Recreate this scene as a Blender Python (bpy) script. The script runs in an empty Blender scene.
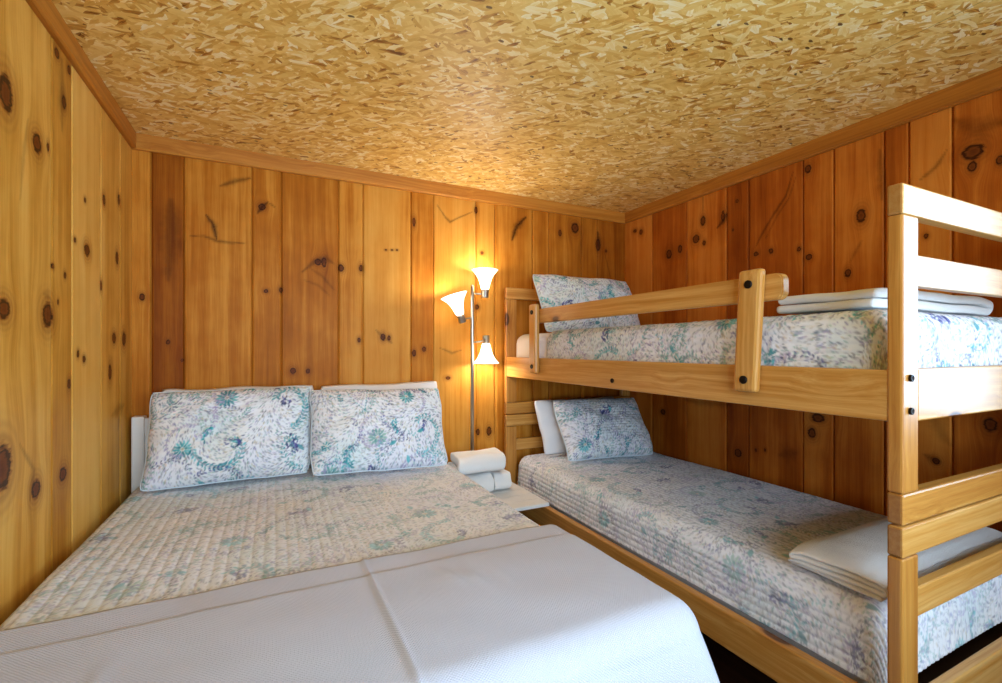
import bpy, bmesh, math, random
import numpy as np
from mathutils import Vector, Matrix

sc = bpy.context.scene
COL = sc.collection
PI = math.pi

# ------------------------------------------------------------------ camera, world, lights, exposure
CAMZ, FPX, YAW, HOR = 1.24, 464.0, math.radians(26.0), 349.0
W_, H_ = 1002, 683
LX, RX, DY, FY, CZ = -0.594, 2.326, 2.68, -0.95, 2.238       # room: left, right, back, front, ceiling

cam_d = bpy.data.cameras.new('camera')
cam = bpy.data.objects.new('camera', cam_d)
COL.objects.link(cam)
cam.location = (0, 0, CAMZ)
cam.rotation_euler = (PI / 2, 0, -YAW)
cam_d.sensor_fit = 'HORIZONTAL'
cam_d.sensor_width = 36.0
cam_d.lens = FPX / W_ * 36.0
cam_d.shift_y = (HOR - H_ / 2) / W_
cam_d.clip_start = 0.02
sc.camera = cam

sc.view_settings.view_transform = 'Standard'
sc.view_settings.look = 'None'
sc.view_settings.exposure = 0.54
sc.view_settings.gamma = 1.0
sc.view_settings.use_curve_mapping = False
sc.cycles.use_denoising = True
sc.cycles.denoising_prefilter = 'NONE'
sc.cycles.max_bounces = 10
sc.cycles.diffuse_bounces = 5
sc.cycles.glossy_bounces = 3
sc.cycles.transparent_max_bounces = 8
sc.cycles.sample_clamp_indirect = 4.0
sc.cycles.caustics_reflective = False
sc.cycles.caustics_refractive = False

world = bpy.data.worlds.new('sky')
sc.world = world
world.use_nodes = True
world.node_tree.nodes['Background'].inputs[0].default_value = (0.62, 0.80, 1.0, 1)
world.node_tree.nodes['Background'].inputs[1].default_value = 1.0

ADDED_WIN = (-0.72, 0.36, 0.98, 2.00)            # unseen window added in the right wall for daylight: y0 y1 z0 z1
ADDED_WIN2 = (-0.50, 1.90, 0.80, 2.05)           # made-up window behind the camera, for fill daylight: x0 x1 z0 z1


def area_light(name, loc, rot, sx, sy, power, colour):
    d = bpy.data.lights.new(name, 'AREA')
    d.shape = 'RECTANGLE'
    d.size, d.size_y = sx, sy
    d.energy = power
    d.color = colour
    o = bpy.data.objects.new(name, d)
    COL.objects.link(o)
    o.location = loc
    o.rotation_euler = rot
    return o


# area lights added outside the two made-up windows, standing in for daylight
area_light('added_daylight_right', (RX + 0.16, (ADDED_WIN[0] + ADDED_WIN[1]) / 2, (ADDED_WIN[2] + ADDED_WIN[3]) / 2), (0, PI / 2, 0), 1.02, 1.08, 40.0, (0.44, 0.72, 1.0))
area_light('added_daylight_front', ((ADDED_WIN2[0] + ADDED_WIN2[1]) / 2, FY - 0.16, (ADDED_WIN2[2] + ADDED_WIN2[3]) / 2), (PI / 2, 0, 0), 2.4, 1.25, 70.0, (0.66, 0.84, 1.0))


def point_light(name, loc, power, colour, radius):
    d = bpy.data.lights.new(name, 'POINT')
    d.energy = power
    d.color = colour
    d.shadow_soft_size = radius
    o = bpy.data.objects.new(name, d)
    COL.objects.link(o)
    o.location = loc
    return o


# ------------------------------------------------------------------ helpers
def ray(u, v):
    a, b = (u - W_ / 2) / FPX, -(v - HOR) / FPX
    c, s = math.cos(YAW), math.sin(YAW)
    return (s + a * c, c - a * s, b)


def on_x(u, v, X):
    d = ray(u, v)
    t = X / d[0]
    return (d[1] * t, CAMZ + d[2] * t)            # y, z


def on_y(u, v, Y):
    d = ray(u, v)
    t = Y / d[1]
    return (d[0] * t, CAMZ + d[2] * t)            # x, z


def lin(r, g, b):
    f = lambda c: (c / 255 / 12.92) if c / 255 <= 0.04045 else ((c / 255 + 0.055) / 1.055) ** 2.4
    return np.array([f(r), f(g), f(b)])


def mesh_np(name, V, Q):
    V = np.asarray(V, dtype=np.float32).reshape(-1, 3)
    Q = np.asarray(Q, dtype=np.int32)
    k = Q.shape[1]
    me = bpy.data.meshes.new(name)
    me.vertices.add(len(V))
    me.vertices.foreach_set('co', V.ravel())
    me.loops.add(Q.size)
    me.loops.foreach_set('vertex_index', Q.ravel())
    me.polygons.add(len(Q))
    me.polygons.foreach_set('loop_start', np.arange(0, Q.size, k, dtype=np.int32))
    me.polygons.foreach_set('loop_total', np.full(len(Q), k, dtype=np.int32))
    me.update(calc_edges=True)
    me.validate()
    return me


def attr(me, name, data, kind='FLOAT'):
    a = me.attributes.new(name, kind, 'POINT')
    data = np.asarray(data, dtype=np.float32)
    a.data.foreach_set({'FLOAT': 'value', 'FLOAT_COLOR': 'color', 'FLOAT_VECTOR': 'vector'}[kind], data.ravel())


def grid_quads(nu, nv, off=0, flip=False):
    i, j = np.meshgrid(np.arange(nu - 1), np.arange(nv - 1), indexing='ij')
    a = (i * nv + j).ravel() + off
    q = np.stack([a, a + nv, a + nv + 1, a + 1], 1)
    return q[:, ::-1] if flip else q


def origin(o):
    p = Vector((0, 0, 0))
    while o:
        p = p + o.location
        o = o.parent
    return p


def link(name, me, mat, parent=None, smooth=False):
    """verts of me are in world metres; they become relative to the parent."""
    o = bpy.data.objects.new(name, me)
    COL.objects.link(o)
    if mat:
        me.materials.append(mat)
    if parent:
        o.parent = parent
        me.transform(Matrix.Translation(-origin(parent)))
    if smooth:
        me.polygons.foreach_set('use_smooth', np.ones(len(me.polygons), dtype=bool))
    return o


def from_bm(name, bm):
    me = bpy.data.meshes.new(name)
    bmesh.ops.recalc_face_normals(bm, faces=bm.faces)
    bm.to_mesh(me)
    bm.free()
    return me


def thing(name, label, cat, loc=(0, 0, 0), group=None):
    o = bpy.data.objects.new(name, None)
    COL.objects.link(o)
    o.location = loc
    o.empty_display_size = 0.1
    o['label'] = label
    o['category'] = cat
    if group:
        o['group'] = group
    return o


def tag(o, label, cat, group=None):
    o['label'] = label
    o['category'] = cat
    if group:
        o['group'] = group
    return o


def settle(o):
    """put the origin of a one-mesh thing at the middle of its base"""
    me = o.data
    n = len(me.vertices)
    co = np.empty(n * 3, dtype=np.float32)
    me.vertices.foreach_get('co', co)
    co = co.reshape(-1, 3)
    mn, mx = co.min(0), co.max(0)
    p = Vector(((mn[0] + mx[0]) / 2, (mn[1] + mx[1]) / 2, mn[2]))
    me.transform(Matrix.Translation(-p))
    o.location = p
    return o


def bm_box(bm, x0, x1, y0, y1, z0, z1, bev=0.0, seg=2):
    t = bmesh.new()
    bmesh.ops.create_cube(t, size=1.0)
    for v in t.verts:
        v.co = Vector(((x0 + x1) / 2 + v.co.x * (x1 - x0), (y0 + y1) / 2 + v.co.y * (y1 - y0), (z0 + z1) / 2 + v.co.z * (z1 - z0)))
    if bev > 0:
        bmesh.ops.bevel(t, geom=list(t.edges), offset=bev, segments=seg, profile=0.5, affect='EDGES')
    me = bpy.data.meshes.new('t')
    t.to_mesh(me)
    t.free()
    bm.from_mesh(me)
    bpy.data.meshes.remove(me)


def box(name, x0, x1, y0, y1, z0, z1, mat, parent=None, bev=0.004, shear=None):
    bm = bmesh.new()
    bm_box(bm, x0, x1, y0, y1, z0, z1, bev)
    if shear:
        for v in bm.verts:
            v.co.y += shear * (v.co.z - (z0 + z1) / 2)
    return link(name, from_bm(name, bm), mat, parent)


def bm_lathe(bm, prof, centre, axis=(0, 0, 1), n=28):
    """prof: list of (radius, height along axis)"""
    ax = Vector(axis).normalized()
    rot = Vector((0, 0, 1)).rotation_difference(ax).to_matrix()
    c = Vector(centre)
    rings = []
    for r, h in prof:
        rings.append([bm.verts.new(c + rot @ Vector((max(r, 1e-5) * math.cos(2 * PI * k / n), max(r, 1e-5) * math.sin(2 * PI * k / n), h))) for k in range(n)])
    for a, b in zip(rings, rings[1:]):
        for k in range(n):
            bm.faces.new((a[k], a[(k + 1) % n], b[(k + 1) % n], b[k]))
    return rings


def lathe(name, prof, centre, mat, parent=None, axis=(0, 0, 1), n=28):
    bm = bmesh.new()
    bm_lathe(bm, prof, centre, axis, n)
    return link(name, from_bm(name, bm), mat, parent, smooth=True)


def bm_tube(bm, pts, r, n=12):
    rings = []
    pts = [Vector(p) for p in pts]
    for i, p in enumerate(pts):
        d = (pts[min(i + 1, len(pts) - 1)] - pts[max(i - 1, 0)]).normalized()
        up = Vector((0, 0, 1)) if abs(d.z) < 0.9 else Vector((1, 0, 0))
        s = d.cross(up).normalized()
        t = s.cross(d)
        rings.append([bm.verts.new(p + r * (math.cos(2 * PI * k / n) * s + math.sin(2 * PI * k / n) * t)) for k in range(n)])
    for a, b in zip(rings, rings[1:]):
        for k in range(n):
            bm.faces.new((a[k], a[(k + 1) % n], b[(k + 1) % n], b[k]))
    bm.faces.new(rings[0][::-1])
    bm.faces.new(rings[-1])


def smooth_noise(x, y, seed, octaves=3):
    """value noise on numpy arrays, about -1..1"""
    out = np.zeros_like(x, dtype=np.float64)
    amp, tot = 1.0, 0.0
    for o in range(octaves):
        rs = np.random.RandomState(seed + o * 101)
        tab = rs.rand(64, 64) * 2 - 1
        xi, yi = np.floor(x).astype(int), np.floor(y).astype(int)
        fx, fy = x - xi, y - yi
        fx, fy = fx * fx * (3 - 2 * fx), fy * fy * (3 - 2 * fy)
        g = lambda a, b: tab[a % 64, b % 64]
        out += amp * ((g(xi, yi) * (1 - fx) + g(xi + 1, yi) * fx) * (1 - fy) + (g(xi, yi + 1) * (1 - fx) + g(xi + 1, yi + 1) * fx) * fy)
        tot += amp
        amp *= 0.5
        x, y = x * 2.03, y * 2.03
    return out / tot


# ------------------------------------------------------------------ materials
class NT:
    def __init__(self, name):
        self.m = bpy.data.materials.new(name)
        self.m.use_nodes = True
        self.t = self.m.node_tree
        self.b = self.t.nodes['Principled BSDF']

    def n(self, kind, **kw):
        nd = self.t.nodes.new(kind)
        for k, v in kw.items():
            if k == 'op':
                nd.operation = v
            else:
                setattr(nd, k, v)
        return nd

    def put(self, sock, val):
        if hasattr(val, 'is_output') or isinstance(val, bpy.types.NodeSocket):
            self.t.links.new(val, sock)
        else:
            sock.default_value = val

    def math(self, op, a, b=0.0, c=None, clamp=False):
        nd = self.n('ShaderNodeMath', op=op)
        nd.use_clamp = clamp
        self.put(nd.inputs[0], a)
        self.put(nd.inputs[1], b)
        if c is not None:
            self.put(nd.inputs[2], c)
        return nd.outputs[0]

    def mix(self, f, a, b, blend='MIX'):
        nd = self.n('ShaderNodeMix', data_type='RGBA')
        nd.blend_type = blend
        self.put(nd.inputs[0], f)
        self.put(nd.inputs[6], a)
        self.put(nd.inputs[7], b)
        return nd.outputs[2]

    def fmix(self, f, a, b):
        nd = self.n('ShaderNodeMix', data_type='FLOAT')
        self.put(nd.inputs[0], f)
        self.put(nd.inputs[2], a)
        self.put(nd.inputs[3], b)
        return nd.outputs[0]

    def ramp(self, fac, stops, mode='LINEAR'):
        nd = self.n('ShaderNodeValToRGB')
        cr = nd.color_ramp
        cr.interpolation = mode
        while len(cr.elements) < len(stops):
            cr.elements.new(0.5)
        for e, (p, c) in zip(cr.elements, stops):
            e.position = p
            e.color = tuple(c) + ((1,) if len(c) == 3 else ())
        self.put(nd.inputs[0], fac)
        return nd.outputs[0]

    def attr(self, name):
        nd = self.n('ShaderNodeAttribute')
        nd.attribute_name = name
        return nd

    def comb(self, x, y, z):
        nd = self.n('ShaderNodeCombineXYZ')
        for i, v in enumerate((x, y, z)):
            self.put(nd.inputs[i], v)
        return nd.outputs[0]

    def sep(self, v):
        nd = self.n('ShaderNodeSeparateXYZ')
        self.put(nd.inputs[0], v)
        return nd.outputs

    def vscale(self, v, s):
        nd = self.n('ShaderNodeVectorMath', op='MULTIPLY')
        self.put(nd.inputs[0], v)
        nd.inputs[1].default_value = s
        return nd.outputs[0]

    def noise(self, vec, scale=1.0, detail=3.0, rough=0.5, out=0):
        nd = self.n('ShaderNodeTexNoise')
        self.put(nd.inputs['Vector'], vec)
        nd.inputs['Scale'].default_value = scale
        nd.inputs['Detail'].default_value = detail
        nd.inputs['Roughness'].default_value = rough
        return nd.outputs[out]

    def bump(self, h, strength, dist):
        nd = self.n('ShaderNodeBump')
        nd.inputs['Strength'].default_value = strength
        nd.inputs['Distance'].default_value = dist
        self.put(nd.inputs['Height'], h)
        self.t.links.new(nd.outputs[0], self.b.inputs['Normal'])

    def base(self, c):
        self.put(self.b.inputs['Base Color'], c)

    def set(self, **kw):
        for k, v in kw.items():
            self.put(self.b.inputs[k.replace('_', ' ')], v)
        return self


def C4(*rgb):
    return tuple(lin(*rgb)) + (1.0,)


def mat_panelling(name, shades, knot_dark=(46, 20, 8)):
    """knotty pine boards: attributes bw=(warped across, along, board random), kq=knot distance, st=stain, tone"""
    k = NT(name)
    bw = k.sep(k.attr('bw').outputs['Vector'])
    kq = k.attr('kq').outputs['Fac']
    st = k.attr('st').outputs['Fac']
    tone = k.attr('tone').outputs['Fac']
    seed = k.math('MULTIPLY', bw[2], 53.0)
    broad = k.noise(k.comb(k.math('MULTIPLY', bw[0], 16.0), k.math('MULTIPLY', bw[1], 0.8), seed), 1.0, 3, 0.55)
    rings = k.noise(k.comb(k.math('MULTIPLY', bw[0], 60.0), k.math('MULTIPLY', bw[1], 1.1), seed), 1.0, 4, 0.6)
    fine = k.noise(k.comb(k.math('MULTIPLY', bw[0], 420.0), k.math('MULTIPLY', bw[1], 7.0), seed), 1.0, 2, 0.6)
    blot = k.noise(k.comb(k.math('MULTIPLY', bw[0], 5.0), k.math('MULTIPLY', bw[1], 4.0), seed), 1.0, 3, 0.6)
    f = k.math('ADD', k.math('MULTIPLY', broad, 0.66), k.math('MULTIPLY', rings, 0.34))
    f = k.math('ADD', f, k.math('MULTIPLY', k.math('SUBTRACT', fine, 0.5), 0.26))
    f = k.math('ADD', f, k.math('MULTIPLY', k.math('SUBTRACT', blot, 0.5), 0.34))
    f = k.math('ADD', f, k.math('MULTIPLY', k.math('SUBTRACT', tone, 0.5), 0.85))
    col = k.ramp(f, [(0.12, lin(*shades[0])), (0.42, lin(*shades[1])), (0.58, lin(*shades[2])), (0.88, lin(*shades[3]))])
    # knots: kq is a normalised radius (1 = edge of the knot)
    halo = k.math('SUBTRACT', 1.0, k.math('DIVIDE', kq, 3.2), clamp=True)
    col = k.mix(k.math('MULTIPLY', k.math('POWER', halo, 1.6), 0.75), col, C4(128, 66, 22))
    swirl = k.math('ADD', 0.5, k.math('MULTIPLY', 0.5, k.math('SINE', k.math('MULTIPLY', k.math('ADD', kq, k.math('MULTIPLY', broad, 0.8)), 10.0))))
    col = k.mix(k.math('MULTIPLY', k.math('POWER', halo, 1.1), k.math('MULTIPLY', swirl, 0.55)), col, C4(116, 58, 16))
    grainy = k.noise(k.comb(k.math('MULTIPLY', bw[0], 120.0), k.math('MULTIPLY', bw[1], 120.0), seed), 1.0, 2, 0.5)
    kk = k.math('ADD', kq, k.math('MULTIPLY', k.math('SUBTRACT', grainy, 0.5), 0.9))
    core = k.ramp(k.math('DIVIDE', kk, 2.0), [(0.0, lin(88, 40, 14)), (0.3, lin(112, 56, 20)), (0.41, lin(*knot_dark)), (0.5, lin(*knot_dark)), (0.56, lin(120, 62, 22)), (1.0, lin(150, 90, 40))])
    mk = k.n('ShaderNodeMapRange')
    mk.interpolation_type = 'SMOOTHSTEP'
    k.put(mk.inputs[0], kk)
    mk.inputs[1].default_value, mk.inputs[2].default_value = 0.9, 1.5
    mk.inputs[3].default_value, mk.inputs[4].default_value = 0.92, 0.0
    col = k.mix(mk.outputs[0], col, core)
    sn = k.math('MULTIPLY', st, k.math('ADD', 0.75, k.math('MULTIPLY', grainy, 0.7)), clamp=True)
    col = k.mix(sn, col, C4(54, 22, 6))
    k.base(col)
    k.set(Roughness=0.42)
    k.b.inputs['Specular IOR Level'].default_value = 0.08
    k.bump(k.math('ADD', fine, k.math('MULTIPLY', rings, 0.6)), 0.12, 0.004)
    return k.m


def mat_pine(name, axis, shades, rough=0.32):
    """planed pine, grain along the axis, darker end grain, scattered knots"""
    k = NT(name)
    tc = k.n('ShaderNodeTexCoord')
    oi = k.n('ShaderNodeObjectInfo')
    p = k.sep(tc.outputs['Object'])
    i = 'XYZ'.index(axis)
    along, a, b = p[i], p[(i + 1) % 3], p[(i + 2) % 3]
    rnd = oi.outputs['Random']
    off = k.math('MULTIPLY', rnd, 31.0)
    al = k.math('ADD', along, off)
    # knots
    vor = k.n('ShaderNodeTexVoronoi')
    vor.voronoi_dimensions = '3D'
    k.put(vor.inputs['Vector'], k.comb(k.math('MULTIPLY', al, 3.0), k.math('MULTIPLY', a, 6.5), k.math('MULTIPLY', b, 6.5)))
    vor.inputs['Scale'].default_value = 1.0
    vd = vor.outputs['Distance']
    pull = k.ramp(vd, [(0.0, (1, 1, 1)), (0.35, (0, 0, 0))])
    w = k.noise(k.comb(k.math('MULTIPLY', al, 1.4), k.math('MULTIPLY', a, 6.0), k.math('MULTIPLY', b, 6.0)), 1.0, 2, 0.5)
    wob = k.math('ADD', k.math('MULTIPLY', w, 0.05), k.math('MULTIPLY', pull, 0.02))
    aa, bb = k.math('ADD', a, wob), k.math('ADD', b, wob)
    rings = k.noise(k.comb(k.math('MULTIPLY', al, 0.9), k.math('MULTIPLY', aa, 75.0), k.math('MULTIPLY', bb, 75.0)), 1.0, 3, 0.55)
    fine = k.noise(k.comb(k.math('MULTIPLY', al, 9.0), k.math('MULTIPLY', aa, 420.0), k.math('MULTIPLY', bb, 420.0)), 1.0, 2, 0.6)
    f = k.math('ADD', k.math('MULTIPLY', rings, 0.75), k.math('MULTIPLY', fine, 0.25))
    f = k.math('ADD', f, k.math('MULTIPLY', k.math('SUBTRACT', rnd, 0.5), 0.22))
    col = k.ramp(f, [(0.25, lin(*shades[0])), (0.5, lin(*shades[1])), (0.75, lin(*shades[2]))])
    hit = k.math('GREATER_THAN', k.sep(vor.outputs['Color'])[0], 0.5)
    kn = k.ramp(vd, [(0.0, lin(110, 58, 22)), (0.06, lin(70, 32, 12)), (0.11, lin(78, 36, 14)), (0.15, lin(170, 105, 50))])
    km = k.ramp(vd, [(0.0, (1, 1, 1)), (0.11, (1, 1, 1)), (0.19, (0, 0, 0))])
    col = k.mix(k.math('MULTIPLY', km, k.math('MULTIPLY', hit, 0.9)), col, kn)
    ge = k.n('ShaderNodeNewGeometry')
    nz = k.math('ABSOLUTE', k.sep(ge.outputs['Normal'])[i])
    col = k.mix(k.math('MULTIPLY', k.math('GREATER_THAN', nz, 0.8), 0.55), col, C4(128, 84, 44))
    k.base(col)
    k.set(Roughness=rough)
    k.b.inputs['Specular IOR Level'].default_value = 0.4
    k.bump(fine, 0.06, 0.003)
    return k.m


def mat_osb(name):
    k = NT(name)
    tc = k.n('ShaderNodeTexCoord')
    p = tc.outputs['Object']
    warp = k.noise(p, 14.0, 2, 0.5, out=1)
    w1 = k.n('ShaderNodeVectorMath', op='MULTIPLY_ADD')
    k.put(w1.inputs[0], warp)
    w1.inputs[1].default_value = (0.016, 0.016, 0)
    k.put(w1.inputs[2], p)
    q = w1.outputs[0]
    tone = None
    rnd = random.Random(5)
    for i in range(9):
        ang = i * 0.698 + rnd.uniform(-0.2, 0.2)
        ang = ang % PI
        # flakes lie mostly across the room, with spread
        ang = (ang - PI / 2) * 0.85 + 0.1
        L = rnd.uniform(0.036, 0.070)
        B = rnd.uniform(0.012, 0.024)
        vr = k.n('ShaderNodeVectorRotate')
        vr.rotation_type = 'Z_AXIS'
        k.put(vr.inputs['Vector'], q)
        vr.inputs['Angle'].default_value = ang
        v = k.vscale(vr.outputs[0], (1 / L, 1 / B, 0))
        ad = k.n('ShaderNodeVectorMath', op='ADD')
        k.put(ad.inputs[0], v)
        ad.inputs[1].default_value = (i * 17.3, i * 9.1, 0)
        vo = k.n('ShaderNodeTexVoronoi')
        vo.voronoi_dimensions = '2D'
        vo.distance = 'EUCLIDEAN' if i % 2 else 'MANHATTAN'
        k.put(vo.inputs['Vector'], ad.outputs[0])
        vo.inputs['Scale'].default_value = 1.0
        c = k.sep(vo.outputs['Color'])
        val = k.math('ADD', k.math('MULTIPLY', c[1], 0.92), k.math('MULTIPLY', vo.outputs['Distance'], 0.1))
        # streaks inside a flake
        sk = k.noise(k.vscale(vr.outputs[0], (18, 340, 0)), 1.0, 1, 0.5)
        val = k.math('ADD', val, k.math('MULTIPLY', k.math('SUBTRACT', sk, 0.5), 0.30))
        if tone is None:
            tone = val
        else:
            tone = k.fmix(k.math('GREATER_THAN', c[0], 0.70), tone, val)
    patch = k.noise(p, 3.5, 2, 0.5)
    tone = k.math('ADD', tone, k.math('MULTIPLY', k.math('SUBTRACT', patch, 0.5), 0.25))
    col = k.ramp(tone, [(0.0, lin(120, 68, 18)), (0.05, lin(180, 122, 46)), (0.16, lin(212, 160, 72)), (0.42, lin(228, 184, 96)),
                        (0.70, lin(238, 202, 118)), (0.86, lin(246, 220, 152)), (1.0, lin(252, 238, 196))])
    # rare dark chips
    vd = k.n('ShaderNodeTexVoronoi')
    vd.voronoi_dimensions = '2D'
    k.put(vd.inputs['Vector'], k.vscale(q, (42, 78, 0)))
    vd.inputs['Scale'].default_value = 1.0
    dk = k.math('MULTIPLY', k.math('GREATER_THAN', k.sep(vd.outputs['Color'])[0], 0.994), k.math('LESS_THAN', vd.outputs['Distance'], 0.42))
    col = k.mix(k.math('MULTIPLY', dk, 0.85), col, C4(74, 34, 10))
    # joint between two boards
    x = k.sep(p)[0]
    jn = k.math('LESS_THAN', k.math('ABSOLUTE', k.math('SUBTRACT', x, 1.826)), 0.0016)
    col = k.mix(k.math('MULTIPLY', jn, 0.5), col, C4(70, 36, 12))
    k.base(col)
    k.set(Roughness=0.45)
    k.b.inputs['Specular IOR Level'].default_value = 0.4
    k.bump(tone, 0.35, 0.0035)
    return k.m


def mat_fabric(name, weave=900.0, strength=0.25):
    k = NT(name)
    k.base(k.attr('pat').outputs['Color'])
    tc = k.n('ShaderNodeTexCoord')
    nz = k.noise(tc.outputs['Object'], weave * 0.35, 2, 0.6)
    k.set(Roughness=0.9)
    k.b.inputs['Specular IOR Level'].default_value = 0.15
    k.bump(nz, strength, 0.0015)
    return k.m


def mat_cloth(name, rgb, scale=260.0, strength=0.4, weave=None):
    k = NT(name)
    tc = k.n('ShaderNodeTexCoord')
    p = tc.outputs['Object']
    v = k.noise(p, 9.0, 3, 0.5)
    k.base(k.mix(k.math('MULTIPLY', v, 0.25), C4(*rgb), C4(*[max(0, c - 22) for c in rgb])))
    k.set(Roughness=0.92)
    k.b.inputs['Specular IOR Level'].default_value = 0.12
    if weave:
        s = k.sep(p)
        f = 2 * PI / weave
        nz = k.noise(p, 60.0, 2, 0.5)
        wob = k.math('MULTIPLY', nz, 2.2)
        h = k.math('MULTIPLY', k.math('SINE', k.math('ADD', k.math('MULTIPLY', s[0], f), wob)),
                   k.math('SINE', k.math('ADD', k.math('MULTIPLY', k.math('ADD', s[1], k.math('MULTIPLY', s[2], 1.0)), f), wob)))
        k.bump(h, strength, 0.0022)
    else:
        k.bump(k.noise(p, scale, 3, 0.6), strength, 0.003)
    return k.m


def mat_plain(name, rgb, rough=0.5, metal=0.0, spec=0.4, noise=0.0):
    k = NT(name)
    if noise:
        tc = k.n('ShaderNodeTexCoord')
        v = k.noise(tc.outputs['Object'], 40.0, 3, 0.6)
        k.base(k.mix(k.math('MULTIPLY', v, noise), C4(*rgb), C4(*[int(c * 0.7) for c in rgb])))
        k.bump(v, 0.05, 0.002)
    else:
        k.base(C4(*rgb))
    k.set(Roughness=rough, Metallic=metal)
    k.b.inputs['Specular IOR Level'].default_value = spec
    return k.m


M = {}
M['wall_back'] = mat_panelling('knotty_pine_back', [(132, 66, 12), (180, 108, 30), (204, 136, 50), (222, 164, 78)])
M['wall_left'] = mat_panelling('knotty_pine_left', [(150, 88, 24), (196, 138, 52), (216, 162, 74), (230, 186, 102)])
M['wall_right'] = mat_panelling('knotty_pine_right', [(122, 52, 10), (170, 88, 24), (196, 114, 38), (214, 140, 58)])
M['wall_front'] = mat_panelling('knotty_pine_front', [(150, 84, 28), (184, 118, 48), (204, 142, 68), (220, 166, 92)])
pine_sh = [(166, 104, 40), (194, 136, 62), (216, 168, 98)]
for ax in 'XYZ':
    M['pine' + ax] = mat_pine('lacquered_pine_' + ax.lower(), ax, pine_sh)
trim_sh = [(146, 82, 18), (178, 110, 34), (200, 134, 52)]
for ax in 'XY':
    M['trim' + ax] = mat_pine('stained_trim_' + ax.lower(), ax, trim_sh, 0.4)
M['osb'] = mat_osb('strand_board')
M['floor'] = mat_pine('dark_floor_boards', 'Y', [(44, 24, 14), (60, 34, 20), (78, 46, 28)], 0.35)
M['quilt'] = mat_fabric('printed_quilt_cotton')
M['sheet'] = mat_cloth('white_sheet', (232, 232, 236), 300, 0.2)
M['blanket'] = mat_cloth('woven_white_blanket', (200, 202, 215), weave=0.0068, strength=0.42)
M['towel'] = mat_cloth('terry_towel', (236, 236, 236), 420, 0.6)
M['piping'] = mat_cloth('white_piping', (214, 226, 234), 300, 0.2)
M['white_paint'] = mat_plain('white_paint', (232, 230, 226), 0.4, noise=0.12)
M['nickel'] = mat_plain('brushed_nickel', (190, 186, 180), 0.28, 1.0)
M['bolt'] = mat_plain('dark_steel_bolt', (30, 22, 18), 0.4, 0.6)
M['dark'] = mat_plain('dark_slats', (70, 44, 24), 0.7, noise=0.3)

# frosted glass that glows round the bulb
k = NT('frosted_lamp_glass')
k.base(C4(255, 250, 240))
k.set(Roughness=0.5)
k.b.inputs['Emission Color'].default_value = (1.0, 0.94, 0.84, 1)
k.b.inputs['Emission Strength'].default_value = 1.6
tr = k.n('ShaderNodeBsdfTranslucent')
tr.inputs['Color'].default_value = (1.0, 0.95, 0.86, 1)
ms = k.n('ShaderNodeMixShader')
ms.inputs[0].default_value = 0.55
k.t.links.new(k.b.outputs[0], ms.inputs[1])
k.t.links.new(tr.outputs[0], ms.inputs[2])
k.t.links.new(ms.outputs[0], k.t.nodes['Material Output'].inputs['Surface'])
M['lamp_glass'] = k.m
k = NT('lit_bulb')
k.base((1, 1, 1, 1))
k.b.inputs['Emission Color'].default_value = (1.0, 0.86, 0.62, 1)
k.b.inputs['Emission Strength'].default_value = 12.0
M['bulb'] = k.m
# clear glass of the added windows: lets the daylight through, keeps a surface reflection
k = NT('added_window_glass')
tp = k.n('ShaderNodeBsdfTransparent')
gl = k.n('ShaderNodeBsdfGlossy')
gl.inputs['Roughness'].default_value = 0.02
fr = k.n('ShaderNodeFresnel')
fr.inputs['IOR'].default_value = 1.45
ms = k.n('ShaderNodeMixShader')
k.t.links.new(fr.outputs[0], ms.inputs[0])
k.t.links.new(tp.outputs[0], ms.inputs[1])
k.t.links.new(gl.outputs[0], ms.inputs[2])
k.t.links.new(ms.outputs[0], k.t.nodes['Material Output'].inputs['Surface'])
M['glass'] = k.m


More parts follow.
